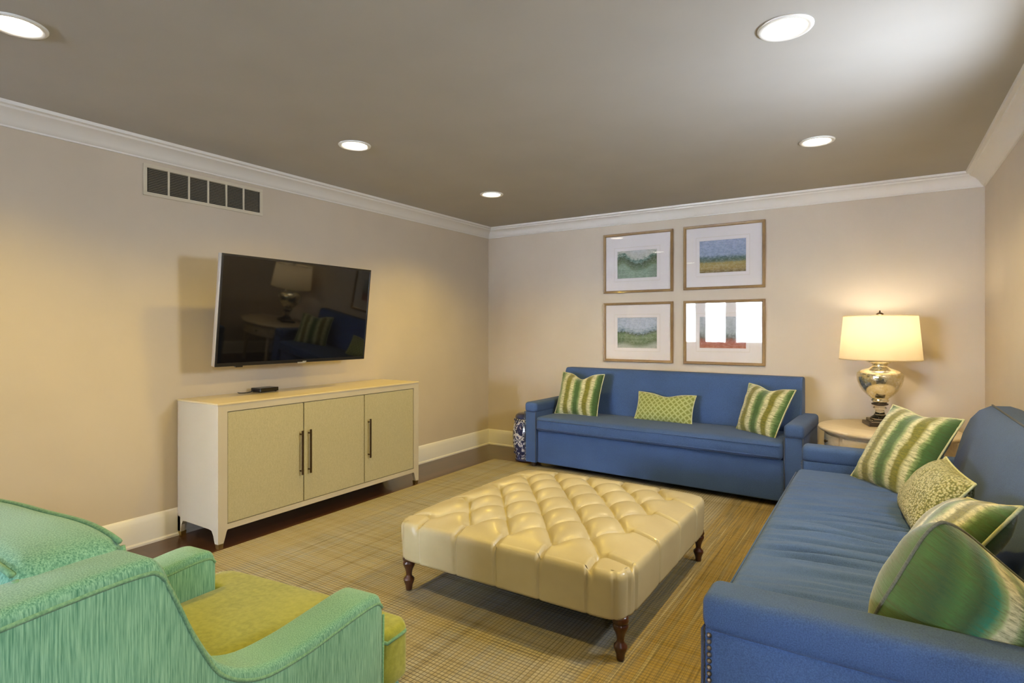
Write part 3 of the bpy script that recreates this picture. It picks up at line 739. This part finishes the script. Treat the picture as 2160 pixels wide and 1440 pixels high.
def cable_box():
    t = empty('cable_box', (-3.66, 2.44, 0.8625), R(4), 'small black cable box lying on the cream cabinet top under the television', 'cable box')
    obj('case', B((-0.05, -0.065, 0.003), (0.05, 0.085, 0.030), 0.003, 2), 'black', t)
    obj('front_panel', B((0.049, -0.060, 0.006), (0.0525, 0.080, 0.027), 0.001), 'screen', t)
    for sx in (-1, 1):
        for sy in (-0.05, 0.07): obj('foot', lathe([(0.006, 0), (0.007, 0.004)], 10), 'black', t, loc=(sx * 0.038, sy, 0))
    obj('cable', tube(spline([(-0.03, -0.06, 0.015), (0.0, -0.10, 0.008), (0.0, -0.14, 0.005), (-0.03, -0.17, 0.005), (-0.06, -0.16, 0.006)], 6), 0.0035, 6), 'black', t, smooth=True)
cable_box()

# ------------------------------------------------------------------ air return grille
def vent():
    y0, y1, z0, z1 = 1.695, 2.49, 2.118, 2.31
    t = empty('return_air_grille', (RX0, (y0 + y1) / 2, z0), 0, 'white-framed return air grille with six grey sections high on the left wall', 'vent')
    w2, h = (y1 - y0) / 2, z1 - z0; b = 0.022
    f = bmesh.new(); box(f, (0.001, -w2, 0), (0.010, w2, b), 0.002); box(f, (0.001, -w2, h - b), (0.010, w2, h), 0.002)
    box(f, (0.001, -w2, b), (0.010, -w2 + b, h - b), 0.002); box(f, (0.001, w2 - b, b), (0.010, w2, h - b), 0.002)
    obj('frame', f, 'vent_white', t)
    obj('backing', B((0.0005, -w2 + 0.01, 0.01), (0.0015, w2 - 0.01, h - 0.01)), 'dark', t)
    sec = (2 * w2 - 2 * b) / 6; lm = None
    for i in range(1, 6):
        y = -w2 + b + i * sec
        obj('mullion', B((0.002, y - 0.006, b - 0.002), (0.009, y + 0.006, h - b + 0.002)), 'vent_white', t)
    for i in range(6):
        y = -w2 + b + (i + 0.5) * sec
        s = bmesh.new()
        for k in range(14):
            z = b + 0.006 + k * (h - 2 * b - 0.008) / 13.5
            v = [s.verts.new(p) for p in ((0.0018, -sec / 2 + 0.006, z + 0.007), (0.0018, sec / 2 - 0.006, z + 0.007), (0.008, sec / 2 - 0.006, z), (0.008, -sec / 2 + 0.006, z))]
            s.faces.new(v)
            v2 = [s.verts.new(p) for p in ((0.0018, -sec / 2 + 0.006, z + 0.006), (0.0018, sec / 2 - 0.006, z + 0.006), (0.008, sec / 2 - 0.006, z - 0.001), (0.008, -sec / 2 + 0.006, z - 0.001))]
            s.faces.new(v2)
        obj('louvre_section', s, 'vent_dark', t, loc=(0, y, 0))
vent()

# ------------------------------------------------------------------ framed pictures
def picture(x0, x1, z0, z1, art, label, sub):
    t = empty('framed_picture', ((x0 + x1) / 2, RY1, z0), 0, label, 'picture', 'framed landscape prints on the back wall')
    w2, h = (x1 - x0) / 2, z1 - z0; f = 0.024; dp = -0.030
    fb = bmesh.new()
    o = [(-w2, 0), (w2, 0), (w2, h), (-w2, h)]; i_ = [(-w2 + f, f), (w2 - f, f), (w2 - f, h - f), (-w2 + f, h - f)]
    prof = [(0.0, -0.001), (0.0, dp + 0.004), (0.15, dp), (0.7, dp + 0.003), (1.0, dp + 0.012), (1.0, -0.001)]
    rings = [[fb.verts.new((ox + (ix - ox) * k, y, oz + (iz - oz) * k)) for (ox, oz), (ix, iz) in zip(o, i_)] for k, y in prof]
    for a, b in zip(rings, rings[1:] + rings[:1]):
        for j in range(4): fb.faces.new([a[j], a[(j + 1) % 4], b[(j + 1) % 4], b[j]])
    obj('frame', fb, 'frame_gold', t)
    # mat board with window
    ax0, ax1, az0, az1 = sub
    mb = bmesh.new(); y = -0.010
    oo = [(-w2 + f - .002, f - .002), (w2 - f + .002, f - .002), (w2 - f + .002, h - f + .002), (-w2 + f - .002, h - f + .002)]
    ii = [(-w2 + ax0 * 2 * w2, az0 * h), (-w2 + ax1 * 2 * w2, az0 * h), (-w2 + ax1 * 2 * w2, az1 * h), (-w2 + ax0 * 2 * w2, az1 * h)]
    jj = [(-w2 + ax0 * 2 * w2 + .004, az0 * h + .004), (-w2 + ax1 * 2 * w2 - .004, az0 * h + .004), (-w2 + ax1 * 2 * w2 - .004, az1 * h - .004), (-w2 + ax0 * 2 * w2 + .004, az1 * h - .004)]
    A = [mb.verts.new((p[0], y, p[1])) for p in oo]; Bv = [mb.verts.new((p[0], y, p[1])) for p in ii]; Cv = [mb.verts.new((p[0], y + 0.004, p[1])) for p in jj]; Dv = [mb.verts.new((p[0], y + 0.004, p[1])) for p in oo]
    for a, b in ((A, Bv), (Bv, Cv), (Cv, Dv), (Dv, A)):
        for j in range(4): mb.faces.new([a[j], a[(j + 1) % 4], b[(j + 1) % 4], b[j]])
    obj('mat_board', mb, 'mat_board', t)
    g_ = 0.028; ln = bmesh.new(); a = [(-w2 + ax0 * 2 * w2 - g_, az0 * h - g_), (-w2 + ax1 * 2 * w2 + g_, az0 * h - g_), (-w2 + ax1 * 2 * w2 + g_, az1 * h + g_), (-w2 + ax0 * 2 * w2 - g_, az1 * h + g_)]
    obj('mat_line', tube([(p[0], y - 0.0004, p[1]) for p in a], 0.0012, 4, True), 'vent_white', t)
    obj('print', B((ii[0][0] - 0.004, y + 0.0045, ii[0][1] - 0.004), (ii[2][0] + 0.004, y + 0.0065, ii[2][1] + 0.004)), art, t)
    obj('glazing', B((-w2 + f - .001, -0.0165, f - .001), (w2 - f + .001, -0.0145, h - f + .001)), 'glazing', t)
picture(-2.33, -1.63, 1.66, 2.245, 'art1', 'framed print of dark green trees, upper left of the four pictures', (0.20, 0.78, 0.24, 0.71))
picture(-1.53, -0.83, 1.665, 2.25, 'art2', 'framed print of a blue sky over a golden field, upper right of the four pictures', (0.20, 0.78, 0.25, 0.76))
picture(-2.33, -1.63, 0.985, 1.565, 'art3', 'framed print of hills and a winding river, lower left of the four pictures', (0.20, 0.78, 0.23, 0.75))
picture(-1.53, -0.83, 0.985, 1.565, 'art4', 'framed print with reddish foreground and window reflection, lower right of the four pictures', (0.20, 0.78, 0.25, 0.75))

# ------------------------------------------------------------------ round side table
def table():
    t = empty('side_table', (0.05, 4.83, 0), R(-22), 'round whitewashed wooden side table holding the lamp in the far right corner', 'side table')
    r = 0.44
    obj('tabletop', lathe([(0.02, 0.566), (r - 0.03, 0.566), (r - 0.014, 0.572), (r - 0.004, 0.580), (r, 0.589), (r - 0.004, 0.598), (r - 0.014, 0.602), (0.02, 0.602)], 72), 'table', t, smooth_angle=50)
    obj('apron', lathe([(0.34, 0.43), (0.385, 0.43), (0.392, 0.438), (0.386, 0.446), (0.386, 0.560), (0.393, 0.566), (0.34, 0.567)], 72), 'table', t, smooth_angle=50)
    # curved drawer front facing the room
    def drawer(a0, a1):
        bm = bmesh.new(); n = 14; P = []
        for k in range(n + 1):
            a = R(a0 + (a1 - a0) * k / n); P.append([bm.verts.new((rr * math.cos(a), rr * math.sin(a), z)) for rr, z in ((0.380, 0.455), (0.394, 0.455), (0.397, 0.459), (0.397, 0.544), (0.394, 0.548), (0.380, 0.548))])
        for p, q in zip(P, P[1:]):
            for j in range(6): bm.faces.new([p[j], p[(j + 1) % 6], q[(j + 1) % 6], q[j]])
        bm.faces.new(P[0]); bm.faces.new(P[-1]); return bm
    for a0, a1 in ((-110, -70), (-155, -115), (160, 200)):
        d = obj('drawer', drawer(a0, a1), 'table', t, smooth_angle=40)
        for f in (0.5,):
            a = R(a0 + (a1 - a0) * f)
            k = obj('knob', lathe([(0.004, 0), (0.004, 0.010), (0.011, 0.014), (0.012, 0.019), (0.007, 0.024)], 14), 'bronze', d, smooth=True, loc=(0.396 * math.cos(a), 0.396 * math.sin(a), 0.50))
            k.rotation_euler = (0, R(90), a)
    for k in range(4):
        a = R(67 + 90 * k)
        obj('leg', lathe([(0.016, 0), (0.020, 0.02), (0.016, 0.05), (0.022, 0.25), (0.027, 0.38), (0.022, 0.40), (0.030, 0.42), (0.030, 0.56)], 16), 'table', t, smooth=True, loc=(0.345 * math.cos(a), 0.345 * math.sin(a), 0))
table()

def lamp():
    t = empty('table_lamp', (0.0, 4.95, 0.6025), R(15), 'lit table lamp with mercury glass urn body and cream drum shade', 'lamp')
    obj('base_plate', B((-0.092, -0.092, 0), (0.092, 0.092, 0.026), 0.004, 2), 'darkfoot', t)
    pl = bmesh.new()
    box(pl, (-0.072, -0.072, 0.026), (0.072, 0.072, 0.048), 0.006, 2); obj('plinth', pl, 'crystal', t)
    obj('foot', lathe([(0.062, 0.048), (0.058, 0.060), (0.040, 0.074), (0.030, 0.092), (0.027, 0.110), (0.034, 0.118), (0.044, 0.128), (0.038, 0.136), (0.028, 0.144), (0.030, 0.158), (0.044, 0.166)], 40), 'crystal', t, smooth=True)
    obj('collar', lathe([(0.030, 0.146), (0.052, 0.152), (0.054, 0.160), (0.040, 0.166)], 32), 'darkfoot', t, smooth=True)
    urn = [(0.042, 0.166), (0.056, 0.176), (0.060, 0.186), (0.052, 0.194), (0.062, 0.204), (0.086, 0.224), (0.112, 0.254), (0.132, 0.290), (0.144, 0.330), (0.147, 0.362), (0.142, 0.384),
           (0.126, 0.398), (0.100, 0.408), (0.072, 0.416), (0.052, 0.428), (0.046, 0.440), (0.056, 0.450), (0.076, 0.458), (0.088, 0.468), (0.088, 0.478), (0.070, 0.486), (0.020, 0.490)]
    obj('urn', lathe(urn, 56), 'mercury', t, smooth=True)
    obj('neck', lathe([(0.028, 0.486), (0.028, 0.500), (0.012, 0.504), (0.010, 0.56), (0.006, 0.60)], 20), 'bronze', t, smooth_angle=40)
    # harp and finial
    hp = [(0.0, 0.0, 0.52)] + [(0.062 * math.sin(math.pi * k / 12), 0, 0.52 + 0.28 * k / 12) for k in range(1, 12)] + [(0, 0, 0.80)]
    obj('harp', tube(hp + [(-p[0], 0, p[2]) for p in reversed(hp[1:-1])], 0.003, 6), 'bronze', t, smooth=True)
    sh = bmesh.new(); n = 64; prof = [(0.260, 0.482), (0.232, 0.797), (0.229, 0.797), (0.257, 0.482)]; rr = []
    for r_, z in prof: rr.append([sh.verts.new((r_ * math.cos(2 * math.pi * i / n), r_ * math.sin(2 * math.pi * i / n), z)) for i in range(n)])
    for a, b in zip(rr, rr[1:] + rr[:1]):
        for i in range(n): sh.faces.new([a[i], a[(i + 1) % n], b[(i + 1) % n], b[i]])
    s = obj('lamp_shade', sh, 'shade', t, smooth_angle=40)
    for z, r_ in ((0.482, 0.2585), (0.797, 0.2305)):
        obj('shade_rim', tube([(r_ * math.cos(2 * math.pi * i / n), r_ * math.sin(2 * math.pi * i / n), z) for i in range(n)], 0.003, 5, True), 'shade', s, smooth=True)
    sp = bmesh.new()
    for k in range(3):
        a = 2 * math.pi * k / 3; me = tube([(0, 0, 0.79), (0.230 * math.cos(a), 0.230 * math.sin(a), 0.79)], 0.0022, 5); m_ = bpy.data.meshes.new('q'); me.to_mesh(m_); me.free(); sp.from_mesh(m_); bpy.data.meshes.remove(m_)
    obj('spider', sp, 'bronze', t)
    obj('finial', lathe([(0.006, 0.795), (0.006, 0.803), (0.022, 0.806), (0.024, 0.813), (0.014, 0.820), (0.005, 0.824), (0.006, 0.832), (0.002, 0.838)], 18), 'bronze', t, smooth=True)
    obj('bulb', lathe([(0.012, 0.58), (0.018, 0.605), (0.030, 0.635), (0.032, 0.655), (0.022, 0.680), (0.004, 0.690)], 20), 'bulb', t, smooth=True)
    l = bpy.data.lights.new('lamp_light', 'POINT'); l.energy = 7.5; l.color = (1, 0.86, 0.64); l.shadow_soft_size = 0.045
    lo = bpy.data.objects.new('lamp_light', l); C.objects.link(lo); lo.parent = t; lo.location = (0, 0, 0.72)
lamp()

# ------------------------------------------------------------------ garden stool
def stool():
    t = empty('garden_stool', (-2.965, 4.905, 0), 0, 'blue and white glazed ceramic garden stool at the left end of the far sofa', 'stool')
    prof = [(0.120, 0), (0.126, 0.01), (0.128, 0.03), (0.140, 0.09), (0.155, 0.16), (0.160, 0.235), (0.155, 0.31), (0.140, 0.38), (0.130, 0.415)]
    obj('body', lathe(prof, 48), 'china', t, smooth=True)
    obj('top', lathe([(0.130, 0.413), (0.132, 0.430), (0.124, 0.450), (0.100, 0.465), (0.060, 0.472), (0.01, 0.474)], 48), 'china_blue', t, smooth=True)
    for z, r_ in ((0.400, 0.138), (0.075, 0.140)):
        bm = bmesh.new()
        for k in range(30):
            a = 2 * math.pi * k / 30; bmesh.ops.create_uvsphere(bm, u_segments=8, v_segments=5, radius=0.008, matrix=Matrix.Translation((r_ * math.cos(a), r_ * math.sin(a), z)))
        tag(obj('raised_studs', bm, 'china_blue', t, smooth=True), kind='stuff')
    obj('foot_ring', lathe([(0.118, 0.0), (0.130, 0.0), (0.134, 0.012), (0.128, 0.024), (0.118, 0.024)], 48), 'china_blue', t, smooth=True)
stool()

# ------------------------------------------------------------------ green armchair
def armchair():
    t = empty('armchair', (-1.415, 0.20, RUGZ), R(6.5), 'green upholstered armchair in the left foreground seen from behind its right arm', 'armchair')
    hw, at = 0.395, 0.118
    # side profile (y,z): high wing at the back dropping in a scoop to the arm
    sp = spline([(0.0, 0.892), (0.12, 0.896), (0.225, 0.895), (0.262, 0.882), (0.292, 0.82), (0.335, 0.72), (0.385, 0.640), (0.47, 0.590), (0.58, 0.578), (0.70, 0.583), (0.80, 0.588), (0.848, 0.580), (0.866, 0.545)], 5)
    top_line = [(p[0], p[1]) for p in sp]
    for s in (-1, 1):
        x0, x1 = sorted((s * hw, s * (hw - at)))
        poly = [(-0.01, 0.09)] + top_line + [(0.864, 0.30), (0.850, 0.09)]
        a = obj('arm', prism(poly, x0, x1, 'x', 0.022, 4), 'chair', t, smooth_angle=50)
        for xx in (x0 + 0.002, x1 - 0.002):
            obj('piping', tube([(xx, p[0] + 0.0, p[1] - 0.024) for p in top_line[:-3]], 0.0045, 6), 'chair_piping', a, smooth=True)
        obj('front_seam', tube([((x0 + x1) / 2 + s * 0.055, 0.866, 0.52), ((x0 + x1) / 2 + s * 0.055, 0.858, 0.12)], 0.0035, 6), 'chair_piping', a, smooth=True)
    obj('back_frame', prism([(-0.02, 0.09), (-0.04, 0.60), (-0.045, 0.875), (0.045, 0.875), (0.055, 0.60), (0.06, 0.09)], -hw + 0.02, hw - 0.02, 'x', 0.022, 4), 'chair', t, smooth_angle=50)
    obj('seat_deck', B((-hw + at - 0.004, 0.05, 0.10), (hw - at + 0.004, 0.86, 0.30), 0.01), 'chair', t)
    obj('front_rail', soft(2 * hw - 0.01, 0.09, 0.21, 0.025, 6, 1, 2), 'chair', t, smooth=True, loc=(0, 0.862 + 0.048, 0.20))
    # seat cushion: T shape, ears wrap round the arm fronts
    iw = hw - at - 0.006
    plan = [(-iw, 0.22), (-iw, 0.872), (-hw + 0.02, 0.876), (-hw + 0.0, 0.90), (-hw + 0.0, 0.965), (-hw + 0.035, 0.992), (hw - 0.035, 0.992), (hw, 0.965), (hw, 0.90), (hw - 0.02, 0.876), (iw, 0.872), (iw, 0.22)]
    bm = prism(plan, 0.302, 0.455, 'z')
    bmesh.ops.triangulate(bm, faces=[f for f in bm.faces if len(f.verts) > 4])
    bmesh.ops.recalc_face_normals(bm, faces=bm.faces)
    ed = [e for e in bm.edges if len(e.link_faces) == 2 and e.calc_face_angle(0) > R(35)]
    bmesh.ops.bevel(bm, geom=ed, offset=0.028, segments=4, profile=0.5, affect='EDGES', clamp_overlap=True)
    for _ in range(3):
        bmesh.ops.subdivide_edges(bm, edges=[e for e in bm.edges if e.calc_length() > 0.05], cuts=1, use_grid_fill=True)
        bmesh.ops.triangulate(bm, faces=[f for f in bm.faces if len(f.verts) > 4])
    for v in bm.verts:
        if v.co.z > 0.40:
            ex = max(0, 1 - (v.co.x / (hw)) ** 2); ey = max(0, 1 - ((v.co.y - 0.6) / 0.42) ** 2)
            v.co.z += 0.028 * ex * ey + 0.004 * noise.noise(v.co * 7)
    obj('seat_cushion', bm, 'chair_seat', t, smooth=True)
    edge = [(-iw + .0, 0.30), (-iw, 0.872), (-hw, 0.88), (-hw - .001, 0.955), (-hw + 0.035, 0.994), (hw - 0.035, 0.994), (hw + .001, 0.955), (hw, 0.88), (iw, 0.872), (iw, 0.30)]
    obj('seat_piping', tube([(p[0], p[1], 0.435) for p in edge[1:-1]], 0.005, 6), 'chair_piping', t, smooth=True)
    # loose back cushion
    cw = 2 * (hw - at) + 0.07
    def f(p):
        q = p.copy(); ex = max(0, 1 - (abs(p.x) / (cw / 2)) ** 4)
        q.z += 0.022 * ex * (p.z / 0.24) if p.z > 0 else 0
        q.y += (0.022 if p.y > 0 else -0.010) * ex * (1 - (p.z / 0.25) ** 2) - 0.10 * (p.z / 0.25) * 0.35
        q += Vector((0, 1, 0)) * 0.006 * noise.noise(p * 6); return q
    bc = obj('back_cushion', soft(cw, 0.18, 0.47, 0.045, 14, 4, 10, f, 5), 'chair', t, smooth=True, loc=(0, 0.205, 0.675))
    for yy in (0.09 - 0.012, -0.09 + 0.012):
        pts = [f(Vector((x_, yy, 0.235 - 0.012))) for x_ in [(-cw / 2 + 0.02) + (cw - 0.04) * k / 18 for k in range(19)]]
        obj('piping', tube([p + Vector((0, 0, 0.002)) for p in pts], 0.005, 6), 'chair_piping', bc, smooth=True)
        for sd in (-1, 1):
            pts = [f(Vector((sd * (cw / 2 - 0.012), yy, z_))) for z_ in [-0.20 + 0.42 * k / 12 for k in range(13)]]
            obj('piping', tube(pts, 0.005, 6), 'chair_piping', bc, smooth=True)
    for sx in (-1, 1):
        for yy in (0.05, 0.83): obj('foot', lathe([(0.018, 0), (0.026, 0.095)], 12), 'darkfoot', t, loc=(sx * (hw - 0.06), yy, 0), smooth_angle=30)
armchair()
